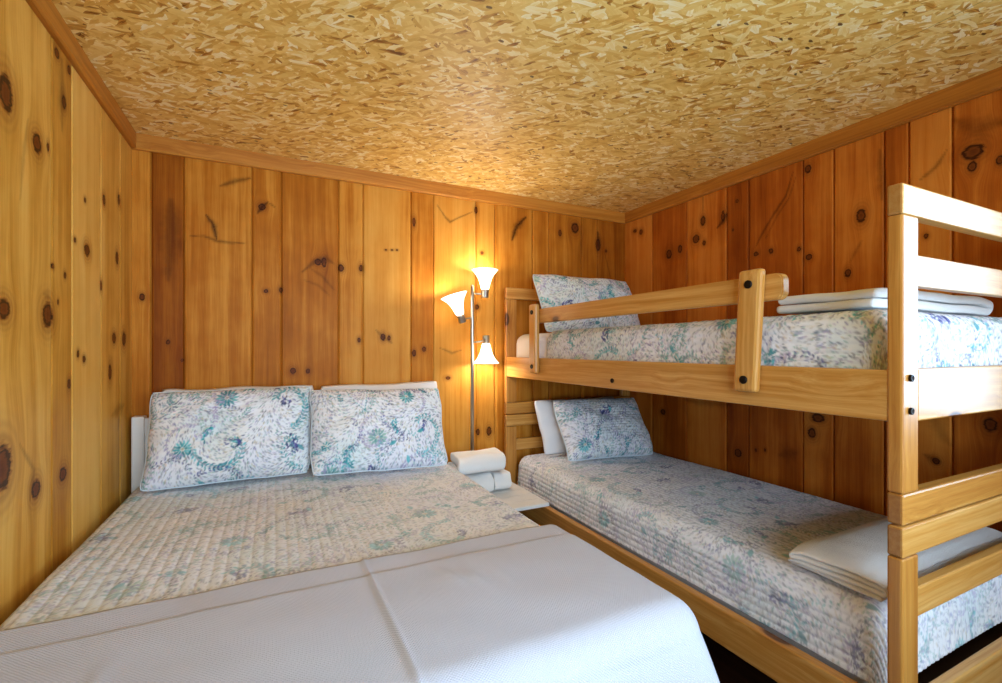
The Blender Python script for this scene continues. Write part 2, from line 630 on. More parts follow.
# ------------------------------------------------------------------ printed pattern (paisley quilt print), painted in numpy, carried as a vertex attribute
class Print:
    def __init__(self, size=1.7, px=0.002, seed=3, dense=1.0):
        self.px, self.n = px, int(size / px)
        self.rs = random.Random(seed)
        n = self.n
        yy, xx = np.meshgrid(np.arange(n) / n * 8, np.arange(n) / n * 8, indexing='ij')
        self.img = np.ones((n, n, 3)) * lin(236, 239, 246)
        for s, c in ((1, (230, 228, 214)), (2, (220, 222, 238)), (3, (208, 230, 236))):
            m = np.clip(smooth_noise(xx * 1.0 + s * 7, yy + s * 3, seed + s, 2) * 1.4, 0, 1)[..., None]
            self.img = self.img * (1 - 0.6 * m) + lin(*c) * 0.6 * m
        self.TEAL = [(50, 160, 170), (24, 128, 142), (96, 190, 200), (64, 150, 164)]
        self.IND = [(52, 56, 116), (76, 82, 150), (106, 112, 174), (58, 68, 110)]
        self.LIL = [(170, 160, 200), (186, 178, 208), (150, 150, 190)]
        self.GRY = [(116, 128, 146), (140, 150, 164), (92, 108, 132), (156, 160, 176)]
        self.BEI = [(190, 180, 150), (204, 190, 160), (176, 170, 140)]
        self.GRN = [(128, 176, 172), (100, 160, 160), (150, 190, 180)]

    def stamp(self, x, y, a, b, th, col, al=0.9, kind='leaf'):
        px, n = self.px, self.n
        r = int(max(a, b) / px) + 2
        ci, cj = int(round(y / px)), int(round(x / px))
        ii, jj = np.arange(ci - r, ci + r + 1), np.arange(cj - r, cj + r + 1)
        Y, X = np.meshgrid(ii * px - y, jj * px - x, indexing='ij')
        u = X * math.cos(th) + Y * math.sin(th)
        v = -X * math.sin(th) + Y * math.cos(th)
        if kind == 'leaf':
            d = np.abs(v) - b * np.clip(1 - (u / a) ** 2, 0, 1)
            d = np.where(np.abs(u) > a, 1, d)
            m = np.clip(0.5 - d / px, 0, 1)
        elif kind == 'ring':
            q = np.sqrt((u / a) ** 2 + (v / b) ** 2)
            m = np.clip(1.2 - np.abs(q - 0.85) * min(a, b) / px, 0, 1)
        else:
            q = np.sqrt((u / a) ** 2 + (v / b) ** 2)
            m = np.clip((1 - q) * min(a, b) / px + 0.5, 0, 1)
        m = (m * al)[..., None]
        ix = np.ix_(ii % n, jj % n)
        self.img[ix] = self.img[ix] * (1 - m) + lin(*col) * m

    def pick(self, fam):
        return self.rs.choice(fam)

    def vine(self, pts, fam, ll=0.014, stem=None, both=True, step=0.012):
        R = self.rs
        side = 1
        for (x0, y0), (x1, y1) in zip(pts, pts[1:]):
            d = math.hypot(x1 - x0, y1 - y0)
            th = math.atan2(y1 - y0, x1 - x0)
            if stem:
                self.stamp((x0 + x1) / 2, (y0 + y1) / 2, d / 2 + 0.002, 0.0016, th, stem, 0.8, 'dot')
            m = max(1, int(d / step))
            for i in range(m):
                t = (i + 0.5) / m
                x, y = x0 + (x1 - x0) * t, y0 + (y1 - y0) * t
                for s in ((1, -1) if both else (side,)):
                    a = th + s * R.uniform(0.6, 0.95)
                    L = ll * R.uniform(0.75, 1.15)
                    self.stamp(x + math.cos(a) * L * 0.65, y + math.sin(a) * L * 0.65, L * 0.55, L * 0.24, a, self.pick(fam), R.uniform(0.75, 0.95))
                side = -side

    def curl(self, x, y, r, th, turns, n=14, sgn=1):
        return [(x + (r * (1 - 0.8 * i / n)) * math.cos(th + sgn * turns * 2 * PI * i / n), y + (r * (1 - 0.8 * i / n)) * math.sin(th + sgn * turns * 2 * PI * i / n)) for i in range(n + 1)]

    def flower(self, x, y, r, fam, n=10):
        R = self.rs
        t0 = R.uniform(0, PI)
        for ring, (ra, la) in enumerate(((0.72, 0.34), (0.38, 0.2))):
            for i in range(n if ring == 0 else n // 2 + 1):
                a = t0 + 2 * PI * i / (n if ring == 0 else n // 2 + 1)
                self.stamp(x + math.cos(a) * r * ra, y + math.sin(a) * r * ra, r * la, r * 0.13, a, self.pick(fam), 0.9)
        self.stamp(x, y, r * 0.14, r * 0.14, 0, self.pick(self.BEI), 0.9, 'dot')

    def cluster(self, x, y, rx, ry, th, fam, n=26):
        R = self.rs
        for i in range(n):
            q, a = math.sqrt(R.random()), R.uniform(0, 2 * PI)
            u, v = rx * q * math.cos(a), ry * q * math.sin(a)
            self.stamp(x + u * math.cos(th) - v * math.sin(th), y + u * math.sin(th) + v * math.cos(th), R.uniform(0.007, 0.012), R.uniform(0.003, 0.0045),
                       th + R.uniform(-1.0, 1.0), self.pick(fam), 0.9)

    def paisley(self, x, y, s, th, fams):
        R = self.rs
        for k, (sc_, fam, ln) in enumerate(((1.0, fams[0], 0.011), (0.74, fams[1], 0.008), (0.5, fams[2], 0.007))):
            n = int(46 * sc_ * s / 0.13)
            prev = None
            for i in range(n + 1):
                p = 2 * PI * i / n
                px_ = math.cos(p) * s * sc_ * (1 + 0.0 * k)
                py_ = math.sin(p) * s * sc_ * 0.62 * max(0.0, math.sin(p / 2)) ** 0.9
                bend = 0.5 * (px_ / s) ** 2 * s * 0.6
                py_ += bend
                X = x + px_ * math.cos(th) - py_ * math.sin(th)
                Y = y + px_ * math.sin(th) + py_ * math.cos(th)
                if prev:
                    a = math.atan2(Y - prev[1], X - prev[0]) + (R.choice((-1, 1)) * 0.5 if k == 0 else 0)
                    self.stamp(X, Y, ln * 0.6, ln * 0.22, a, self.pick(fam), 0.85)
                prev = (X, Y)
        self.flower(x - 0.25 * s * math.cos(th), y - 0.25 * s * math.sin(th), s * 0.24, fams[0], 8)

    def fill(self, count):
        R = self.rs
        size = self.n * self.px
        for i in range(count):
            x, y = R.uniform(0, size), R.uniform(0, size)
            th = 3.0 * math.sin(x * 5.1 + 1.3 * math.sin(y * 4.0)) + 2.0 * math.cos(y * 6.0)
            fam = R.choices((self.GRY, self.LIL, self.BEI, self.GRN, self.IND), (6, 2.5, 2.2, 2.4, 1.6))[0]
            L = R.uniform(0.004, 0.0095)
            self.stamp(x, y, L, L * R.uniform(0.22, 0.36), th + R.uniform(-0.3, 0.3), self.pick(fam), R.uniform(0.45, 0.85))

    def build(self):
        R = self.rs
        size = self.n * self.px
        self.fill(29000)
        g = 8
        cell = size / g
        for i in range(g):
            for j in range(g):
                x, y = (i + 0.5 + R.uniform(-0.22, 0.22)) * cell, (j + 0.5 + R.uniform(-0.22, 0.22)) * cell
                kind = (i * 2 + j * 3) % 5
                th = R.uniform(0, 2 * PI)
                T, I, L, G = self.TEAL, self.IND, self.LIL, self.GRY
                if kind in (0, 3):
                    self.paisley(x, y, R.uniform(0.085, 0.12), th, R.choice(((T, L, G), (G, T, L), (L, I, T))))
                    self.vine(self.curl(x, y, 0.13, th, 0.42), R.choice((self.GRN, T)), 0.014, self.pick(G))
                elif kind == 1:
                    self.cluster(x, y, 0.045, 0.026, th, I, 40)
                    self.vine(self.curl(x + 0.03, y, 0.12, th, 0.5, sgn=-1), R.choice((T, L)), 0.015, None)
                elif kind == 2:
                    self.flower(x, y, R.uniform(0.036, 0.046), R.choice((T, self.GRN)), 14)
                    self.vine(self.curl(x, y, 0.11, th, 0.55), L, 0.012, self.pick(self.LIL))
                    self.cluster(x + 0.09, y + 0.05, 0.035, 0.018, th, T, 16)
                else:
                    self.vine(self.curl(x, y, 0.14, th, 0.6), T, 0.019, self.pick(G))
                    self.cluster(x + 0.02, y, 0.03, 0.02, th, I, 14)
        for i in range(150):
            x, y, th = R.uniform(0, size), R.uniform(0, size), R.uniform(0, 2 * PI)
            self.vine(self.curl(x, y, R.uniform(0.08, 0.22), th, R.uniform(0.12, 0.3), 8, R.choice((-1, 1))), R.choice((self.TEAL, self.GRN, self.IND, self.LIL)), R.uniform(0.009, 0.014))
        for i in range(30):
            self.stamp(R.uniform(0, size), R.uniform(0, size), 0.02, 0.009, R.uniform(0, PI), self.pick(self.TEAL), 0.85)
        return self

    def sample(self, x, y):
        n = self.n
        fx, fy = np.asarray(x) / self.px, np.asarray(y) / self.px
        xi, yi = np.floor(fx).astype(int), np.floor(fy).astype(int)
        tx, ty = (fx - xi)[..., None], (fy - yi)[..., None]
        g = lambda a, b: self.img[b % n, a % n]
        return (g(xi, yi) * (1 - tx) + g(xi + 1, yi) * tx) * (1 - ty) + (g(xi, yi + 1) * (1 - tx) + g(xi + 1, yi + 1) * tx) * ty


PR = Print().build()


def print_colours(x, y, fade=0.0, to=(222, 220, 218)):
    c = PR.sample(x, y)
    c = c * (1 - fade) + lin(*to) * fade
    return np.concatenate([c, np.ones(c.shape[:-1] + (1,))], -1)


# ------------------------------------------------------------------ the room
def struct(o):
    o['kind'] = 'structure'
    return o


def panel_wall(name, mat, a0, a1, z0, z1, seams, knots, strokes, place, tones, seed, back, holes=None):
    """boards along z; a = coordinate along the wall. place(a, z, depth)->xyz ; depth>0 goes into the wall"""
    cols = set(np.round(np.arange(a0, a1 + 1e-6, 0.0055), 5).tolist()) | {a0, a1}
    for s in seams:
        for d in (-0.0065, -0.0026, -0.0022, 0.0022, 0.0026, 0.0065):
            cols.add(round(s + d, 5))
    A = np.array(sorted(c for c in cols if a0 <= c <= a1))
    Z = np.linspace(z0, z1, int((z1 - z0) / 0.0072))
    nu, nv = len(A), len(Z)
    AA, ZZ = np.meshgrid(A, Z, indexing='ij')
    edges = np.array([a0 - 1] + sorted(seams) + [a1 + 1])
    bi = np.searchsorted(edges, AA, side='right') - 1
    nb = len(edges)
    rs = np.random.RandomState(seed)
    brand = rs.rand(nb)
    tone = 0.5 + (rs.rand(nb) - 0.5) * 0.5
    for i, t in tones.items():
        tone[i] = t
    depth = np.zeros_like(AA)
    for s in seams:
        g_ = np.abs(AA - s)
        depth = np.maximum(depth, np.where(g_ < 0.0024, 0.013, 0.004 * np.clip(1 - (g_ - 0.0024) / 0.004, 0, 1)))
    warp = np.zeros_like(AA)
    kq = np.full_like(AA, 4.0)
    for (a, z, ra, rz) in knots:
        ra, rz = ra * 0.74, rz * 0.78
        d, e = (AA - a) / ra, (ZZ - z) / rz
        m = (np.abs(d) < 6) & (np.abs(e) < 8)
        same = (np.abs(AA - a) < 0.4)
        q = np.sqrt(d * d + e * e)
        kq = np.minimum(kq, q)
        warp -= np.where(m & same, (AA - a) * 0.85 * np.exp(-(d * d * 0.14 + e * e * 0.10)), 0)
    st = np.zeros_like(AA)
    for (pts, wid, al) in strokes:
        nseg = len(pts) - 1
        for n_, (p, q) in enumerate(zip(pts, pts[1:])):
            dx, dz = q[0] - p[0], q[1] - p[1]
            t = np.clip(((AA - p[0]) * dx + (ZZ - p[1]) * dz) / (dx * dx + dz * dz + 1e-9), 0, 1)
            dist = np.hypot(AA - p[0] - t * dx, ZZ - p[1] - t * dz)
            wd = wid * (0.35 + 0.85 * np.sin(PI * (n_ + t) / nseg).clip(0, 1)) * (1 + 0.5 * smooth_noise(AA * 60, ZZ * 60, 91, 2))
            st = np.maximum(st, al * np.exp(-(dist / wd) ** 2))
    P = place(AA, ZZ, depth)
    V = np.stack(P, -1).reshape(-1, 3)
    Q = grid_quads(nu, nv)
    if holes is not None:
        cen = V[Q].mean(1)
        Q = Q[~holes(cen)]
    n0 = len(V)
    me = mesh_np(name, V, Q)
    attr(me, 'bw', np.stack([AA + warp, ZZ, brand[bi]], -1).reshape(-1, 3), 'FLOAT_VECTOR')
    attr(me, 'kq', kq)
    attr(me, 'st', st)
    attr(me, 'tone', tone[bi])
    o = struct(link(name, me, mat))
    # the studs-side thickness of the wall
    bm = bmesh.new()
    bm.from_mesh(me)
    for bx in back:
        bm_box(bm, *bx)
    bm.to_mesh(me)
    bm.free()
    return o


rk = random.Random(11)
# --- back wall: seams and knots where the photograph shows them
back_seams = [on_y(u, 260, DY)[0] for u in (151, 184, 252, 281.5, 338.5, 363, 411, 433.5, 476, 495, 532.5, 549, 581.5, 597.5)]


def kn_back(u, v, rx, ry):
    a, z = on_y(u, v, DY)
    return (a, z, abs(on_y(u + rx, v, DY)[0] - a), abs(on_y(u, v + ry, DY)[1] - z))


knots_b = [kn_back(*q) for q in ((142, 297, 3.5, 4), (168, 342, 2.5, 3), (262, 207, 4.5, 4), (293, 371, 3.5, 4), (308, 371, 2.5, 3), (341, 268, 3.5, 4),
                                 (361, 268, 2.5, 4), (318, 262, 4, 4), (324, 262, 3, 6), (359, 340, 2, 3), (383, 337, 3, 4), (389, 338, 2, 3), (414, 353, 2.5, 4), (424, 349, 2.5, 3),
                                 (477, 307, 2.5, 3), (476, 210, 2, 4), (560, 233, 2, 4), (575, 228, 4.5, 6), (606, 251, 1.5, 2), (598, 245, 3, 7), (414, 222, 2, 5), (482, 253, 2, 2),
                                 (386, 250, 1.5, 1), (392, 250, 1.5, 1), (397, 250, 1.5, 1), (478, 432, 2, 4), (489, 431, 3, 5), (266, 291, 3, 2), (281, 290, 2.5, 3), (182, 360, 2, 2),
                                 (240, 156, 4, 2.5), (448, 378, 3, 2), (542, 300, 3, 4), (508, 305, 2, 3), (650, 415, 3, 3))]


def st_back(pts, w, al):
    return ([on_y(u, v, DY) for u, v in pts], w, al)


strokes_b = [st_back([(206, 215), (213, 224), (217, 240)], 0.009, 0.8), st_back([(190, 236), (204, 236), (217, 241), (232, 243), (248, 243)], 0.005, 0.55),
             st_back([(220, 186), (236, 181), (251, 178)], 0.010, 0.55), st_back([(257, 214), (262, 207), (268, 202)], 0.007, 0.7), st_back([(268, 202), (276, 208)], 0.004, 0.5),
             st_back([(302, 272), (314, 262), (326, 258), (334, 264)], 0.012, 0.45), st_back([(310, 268), (322, 276), (334, 290)], 0.008, 0.35), st_back([(304, 280), (318, 285), (330, 296)], 0.006, 0.3),
             st_back([(512, 240), (517, 226), (526, 217)], 0.016, 0.8), st_back([(437, 205), (446, 218), (450, 222), (458, 218), (472, 212)], 0.006, 0.6),
             st_back([(170, 200), (172, 230), (168, 280)], 0.03, 0.35), st_back([(598, 232), (599, 250)], 0.012, 0.6), st_back([(440, 348), (452, 353), (462, 350)], 0.006, 0.45),
             st_back([(376, 330), (383, 337), (392, 343)], 0.008, 0.4), st_back([(604, 250), (611, 280)], 0.004, 0.4)]
panel_wall('wall_back', M['wall_back'], LX, RX, 0.0, CZ, back_seams, knots_b, strokes_b, lambda a, z, d: (a, DY + d, z),
           {0: 0.45, 1: 0.1, 2: 0.5, 3: 0.38, 4: 0.4, 5: 0.55, 6: 0.68, 7: 0.42, 8: 0.68, 9: 0.6, 10: 0.5, 11: 0.45, 12: 0.4, 13: 0.35, 14: 0.15}, 21,
           [(LX - 0.12, RX + 0.12, DY + 0.016, DY + 0.12, 0, CZ)])

# --- left wall
left_seams = sorted([on_x(u, 250, LX)[0] for u in (51.5, 72, 101, 120)] + [1.50, 1.36, 1.15, 1.02, 0.80, 0.66, 0.45, 0.2, 0.08, -0.15, -0.36, -0.5, -0.74])


def kn_left(u, v, rx, ry):
    y, z = on_x(u, v, LX)
    return (y, z, abs(on_x(u + rx, v, LX)[0] - y), abs(on_x(u, v + ry, LX)[1] - z))


knots_l = [kn_left(*q) for q in ((6, 93, 8, 21), (37, 143, 5, 11), (4, 309, 7, 12), (48, 315, 6, 14), (2, 468, 11, 26), (36, 489, 5, 11), (63, 474, 4, 8), (57, 53, 3, 6), (64, 102, 2.5, 8),
                                 (69, 70, 2, 5), (87, 250, 3, 7), (104, 200, 1.6, 6), (119, 200, 1.6, 6), (117, 258, 1.6, 7), (124, 339, 2, 8), (114, 338, 2, 6), (84, 359, 1.8, 4), (78, 354, 1.5, 4),
                                 (110, 372, 1.8, 9), (69, 384, 1.8, 6), (53, 266, 1.5, 3), (65, 275, 1.5, 4), (75, 240, 1.5, 3), (101, 285, 1.2, 6), (58, 302, 1.2, 3), (85, 200, 1.2, 3), (48, 147, 1.5, 5))]
for _ in range(26):
    knots_l.append((rk.uniform(-0.9, 1.45), rk.uniform(0.1, 2.1), rk.uniform(0.008, 0.02), rk.uniform(0.012, 0.03)))
strokes_l = [([on_x(u, v, LX) for u, v in p], w, al) for p, w, al in (([(28, 120), (24, 150), (20, 200)], 0.008, 0.25), ([(120, 410), (118, 430)], 0.012, 0.35), ([(112, 415), (124, 405)], 0.02, 0.3), ([(44, 294), (50, 298)], 0.012, 0.3),
             ([(62, 60), (62, 130)], 0.02, 0.35), ([(20, 445), (34, 470), (30, 500)], 0.008, 0.35))]
panel_wall('wall_left', M['wall_left'], FY, DY, 0.0, CZ, left_seams, knots_l, strokes_l, lambda a, z, d: (LX - d, a, z), {len(left_seams): 0.5, len(left_seams) - 1: 0.55, len(left_seams) - 2: 0.7, len(left_seams) - 3: 0.3, len(left_seams) - 4: 0.5}, 31,
           [(LX - 0.12, LX - 0.016, FY - 0.12, DY + 0.12, 0, CZ)])

# --- right wall with an added window out of view, nearer than the frame
right_seams = sorted([on_x(u, 260, RX)[0] for u in (652, 686.5, 726.5, 748.5, 803, 833.5, 884, 908.5, 952)] + [0.66, 0.52, 0.44, 0.30, 0.1, -0.06, -0.24, -0.42, -0.5, -0.7, -0.82])


def kn_right(u, v, rx, ry):
    y, z = on_x(u, v, RX)
    return (y, z, abs(on_x(u + rx, v, RX)[0] - y), abs(on_x(u, v + ry, RX)[1] - z))


knots_r = [kn_right(*q) for q in ((635, 231, 2, 2), (641, 232, 2, 3), (669, 254, 3.5, 5), (680, 249, 2.5, 5), (703, 221, 3, 6), (696, 239, 4, 5), (704, 243, 2, 3), (723, 216, 2.5, 6), (737, 201, 2, 2.5), (733, 230, 1.2, 2),
                                  (808, 169, 4, 5), (809, 257, 4, 3.5), (771, 251, 3, 3), (756, 254, 3, 3), (799, 249, 2.5, 3), (861, 216, 6, 8), (972, 167, 6, 6), (973, 152, 14, 9), (1000, 160, 5, 6),
                                  (738, 453, 4.5, 5), (756, 450, 1.5, 2), (765, 450, 1.5, 2), (812, 433, 5, 6), (818, 418, 8, 5), (990, 425, 9, 8), (936, 461, 5, 4), (848, 273, 4, 5), (960, 360, 4, 5), (926, 236, 3, 3), (700, 385, 4, 3), (663, 412, 3, 3))]
for _ in range(14):
    knots_r.append((rk.uniform(-0.9, 0.6), rk.uniform(0.1, 2.1), rk.uniform(0.01, 0.02), rk.uniform(0.012, 0.026)))
strokes_r = [([on_x(u, v, RX) for u, v in p], w, al) for p, w, al in (
    ([(793, 172), (786, 196), (774, 214), (762, 234), (755, 248)], 0.006, 0.6), ([(796, 176), (789, 198), (777, 216), (766, 238)], 0.004, 0.5), ([(717, 228), (724, 220), (727, 212)], 0.01, 0.7),
    ([(947, 150), (935, 168), (920, 180)], 0.006, 0.5), ([(880, 150), (882, 200)], 0.012, 0.4), ([(955, 120), (975, 130), (1002, 122)], 0.03, 0.4), ([(850, 262), (862, 240)], 0.006, 0.35),
    ([(780, 455), (796, 453)], 0.03, 0.35), ([(685, 400), (730, 405)], 0.02, 0.35), ([(925, 455), (940, 462)], 0.012, 0.5), ([(703, 190), (703, 215)], 0.003, 0.6), ([(930, 415), (950, 445)], 0.02, 0.25))]


def hole_right(c):
    return (c[:, 1] > ADDED_WIN[0]) & (c[:, 1] < ADDED_WIN[1]) & (c[:, 2] > ADDED_WIN[2]) & (c[:, 2] < ADDED_WIN[3])


xa, xb = RX + 0.016, RX + 0.12
panel_wall('wall_right', M['wall_right'], FY, DY, 0.0, CZ, right_seams, knots_r, strokes_r, lambda a, z, d: (RX + d, a, z), {}, 45,
           [(xa, xb, FY - 0.12, ADDED_WIN[0], 0, CZ), (xa, xb, ADDED_WIN[1], DY + 0.12, 0, CZ), (xa, xb, ADDED_WIN[0], ADDED_WIN[1], 0, ADDED_WIN[2]), (xa, xb, ADDED_WIN[0], ADDED_WIN[1], ADDED_WIN[3], CZ)], hole_right)

# --- wall behind the camera
front_seams = [LX + 0.12 + 0.155 * i + (0.03 if i % 2 else 0) for i in range(18)]
knots_f = [(rk.uniform(LX, RX), rk.uniform(0.1, 2.1), rk.uniform(0.01, 0.022), rk.uniform(0.012, 0.03)) for _ in range(40)]


def hole_front(c):
    return (c[:, 0] > ADDED_WIN2[0]) & (c[:, 0] < ADDED_WIN2[1]) & (c[:, 2] > ADDED_WIN2[2]) & (c[:, 2] < ADDED_WIN2[3])


ya, yb = FY - 0.12, FY - 0.016
panel_wall('wall_front', M['wall_front'], LX, RX, 0.0, CZ, front_seams, knots_f, [], lambda a, z, d: (a, FY - d, z), {}, 57,
           [(LX - 0.12, ADDED_WIN2[0], ya, yb, 0, CZ), (ADDED_WIN2[1], RX + 0.12, ya, yb, 0, CZ), (ADDED_WIN2[0], ADDED_WIN2[1], ya, yb, 0, ADDED_WIN2[2]), (ADDED_WIN2[0], ADDED_WIN2[1], ya, yb, ADDED_WIN2[3], CZ)], hole_front)

# windows added out of view to let daylight in: frame, sash bars, pane
for nm, horiz, (p0, p1, z0, z1) in (('added_window_1', 'Y', ADDED_WIN), ('added_window_2', 'X', ADDED_WIN2)):
    e = bpy.data.objects.new(nm, None)
    COL.objects.link(e)
    e['kind'] = 'structure'
    wall = RX if horiz == 'Y' else FY
    sg = 1 if horiz == 'Y' else -1
    d0, d1 = sorted((wall - sg * 0.02, wall + sg * 0.12))

    def wbox(bm, a, b, c, d, dd0=d0, dd1=d1):
        if horiz == 'Y':
            bm_box(bm, dd0, dd1, a, b, c, d, 0.003)
        else:
            bm_box(bm, a, b, dd0, dd1, c, d, 0.003)
    bm = bmesh.new()
    t = 0.045
    wbox(bm, p0 - t, p0 + 0.012, z0 - t, z1 + t)
    wbox(bm, p1 - 0.012, p1 + t, z0 - t, z1 + t)
    wbox(bm, p0, p1, z1 - 0.012, z1 + t)
    wbox(bm, p0, p1, z0 - t, z0 + 0.012)
    m0, m1 = sorted((wall + sg * 0.05, wall + sg * 0.08))
    bars = (0.5,) if p1 - p0 < 1.5 else (1 / 3, 2 / 3)
    for f_ in bars:
        pm = p0 + (p1 - p0) * f_
        wbox(bm, pm - 0.018, pm + 0.018, z0, z1, m0, m1)
    link('added_window_frame', from_bm('added_window_frame', bm), M['white_paint'], e)
    bm = bmesh.new()
    wbox(bm, p0 + 0.01, p1 - 0.01, z0 + 0.01, z1 - 0.01, (m0 + m1) / 2 - 0.002, (m0 + m1) / 2 + 0.002)
    link('added_window_pane', from_bm('added_window_pane', bm), M['glass'], e)

# ceiling, floor
bm = bmesh.new()
bm_box(bm, LX - 0.12, RX + 0.12, FY - 0.12, DY + 0.12, CZ, CZ + 0.1)
struct(link('ceiling', from_bm('ceiling', bm), M['osb']))
bm = bmesh.new()
bm_box(bm, LX - 0.12, RX + 0.12, FY - 0.12, DY + 0.12, -0.1, 0.0)
struct(link('floor', from_bm('floor', bm), M['floor']))


# crown trim boards with a chamfered lower edge
def trim(name, pts, mat):
    bm = bmesh.new()
    a, b = pts
    rings = []
    for (x, y, nx, ny) in (a, b):
        prof = [(0.0, 0.0), (0.020, 0.0), (0.020, -0.066), (0.014, -0.074), (0.0, -0.074)]
        rings.append([bm.verts.new((x + nx * d, y + ny * d, CZ + h)) for d, h in prof])
    n = len(rings[0])
    for i in range(n):
        bm.faces.new((rings[0][i], rings[0][(i + 1) % n], rings[1][(i + 1) % n], rings[1][i]))
    bm.faces.new(rings[0])
    bm.faces.new(rings[1][::-1])
    return struct(link(name, from_bm(name, bm), mat))


trim('trim_1', ((LX, DY, 0, -1), (RX, DY, 0, -1)), M['trimX'])
trim('trim_2', ((LX, FY, 1, 0), (LX, DY - 0.02, 1, 0)), M['trimY'])
trim('trim_3', ((RX, FY, -1, 0), (RX, DY - 0.02, -1, 0)), M['trimY'])

# ------------------------------------------------------------------ soft things


def rounded(name, x0, x1, y0, y1, z0, z1, r, mat, parent=None, n=4):
    bm = bmesh.new()
    bm_box(bm, x0, x1, y0, y1, z0, z1, r, n)
    return link(name, from_bm(name, bm), mat, parent, smooth=True)


def drape(x0, x1, y0, y1, top, over, step, rad=0.05, flare=0.12, p=4.0):
    """sheet lying on a box top (x0..x1, y0..y1) and wrapping down over its sides.
    over = arc length hanging past (left, right, near, far). returns X,Y,Z,S,T grids (nu,nv)."""
    s = np.arange(x0 - over[0], x1 + over[1] + step * 0.5, step)
    t = np.arange(y0 - over[2], y1 + over[3] + step * 0.5, step)
    S, T = np.meshgrid(s, t, indexing='ij')
    # flat part ends rad before the edge
    ax0, ax1, ay0, ay1 = x0 + rad, x1 - rad, y0 + rad, y1 - rad
    ax0, ax1 = (x0 if over[0] == 0 else ax0), (x1 if over[1] == 0 else ax1)
    ay0, ay1 = (y0 if over[2] == 0 else ay0), (y1 if over[3] == 0 else ay1)
    es = np.where(S < ax0, S - ax0, np.where(S > ax1, S - ax1, 0.0))
    et = np.where(T < ay0, T - ay0, np.where(T > ay1, T - ay1, 0.0))
    e2 = np.hypot(es, et)
    e = (np.abs(es) ** p + np.abs(et) ** p) ** (1 / p)
    dx, dy = np.where(e > 0, es / np.maximum(e2, 1e-9), 0), np.where(e > 0, et / np.maximum(e2, 1e-9), 0)
    arc = rad * PI / 2
    ang = np.clip(e / rad, 0, PI / 2)
    over_e = np.maximum(e - arc, 0)
    h = rad * np.sin(ang) + over_e * flare
    d = rad * (1 - np.cos(ang)) + over_e * math.sqrt(max(0, 1 - flare * flare))
    X = np.clip(S, ax0, ax1) + dx * h
    Y = np.clip(T, ay0, ay1) + dy * h
    return X, Y, top - d, S, T


def sheet_object(name, X, Y, Z, cols, mat, thick, parent=None):
    nu, nv = X.shape
    me = mesh_np(name, np.stack([X, Y, Z], -1).reshape(-1, 3), grid_quads(nu, nv))
    if cols is not None:
        attr(me, 'pat', cols.reshape(-1, 4), 'FLOAT_COLOR')
    o = link(name, me, mat, parent, smooth=True)
    md = o.modifiers.new('thickness', 'SOLIDIFY')
    md.thickness = thick
    md.offset = -1.0
    return o


def push(X, Y, Z, amount):
    """move a grid along its normals"""
    P = np.stack([X, Y, Z], -1)
    du = np.gradient(P, axis=0)
    dv = np.gradient(P, axis=1)
    N = np.cross(du, dv)
    N /= np.maximum(np.linalg.norm(N, axis=-1, keepdims=True), 1e-9)
    P = P + N * amount[..., None]
    return P[..., 0], P[..., 1], P[..., 2]


def quilting(S, T, pitch, amp, seed, along='T'):
    """parallel stitched channels with little puckers"""
    a, b = (S, T) if along == 'T' else (T, S)
    a = a + 0.004 * smooth_noise(a * 3, b * 5, seed, 2)
    ph = (a / pitch) % 1.0
    ridge = np.abs(np.sin(PI * ph)) ** 0.42
    puck = smooth_noise(a / pitch * 0.9, b * 62, seed + 5, 2)
    return amp * (ridge * (0.95 + 0.18 * puck) + 0.10 * puck)


def make_quilt(name, label, group, box_, top, over, fade, uv, seed, step=0.0036, rad=0.05, pitch=0.03, amp=0.0042, flare=0.06, to=(222, 220, 218), lump=0.004):
    X, Y, Z, S, T = drape(*box_, top, over, step, rad, flare)
    amt = quilting(S, T, pitch, amp, seed) + lump * smooth_noise(S * 4, T * 3, seed + 9, 2)
    X, Y, Z = push(X, Y, Z, amt)
    cols = print_colours(S + uv[0], T + uv[1], fade, to)
    o = sheet_object(name, X, Y, Z, cols, M['quilt'], 0.006)
    return tag(settle(o), label, 'quilt', group)


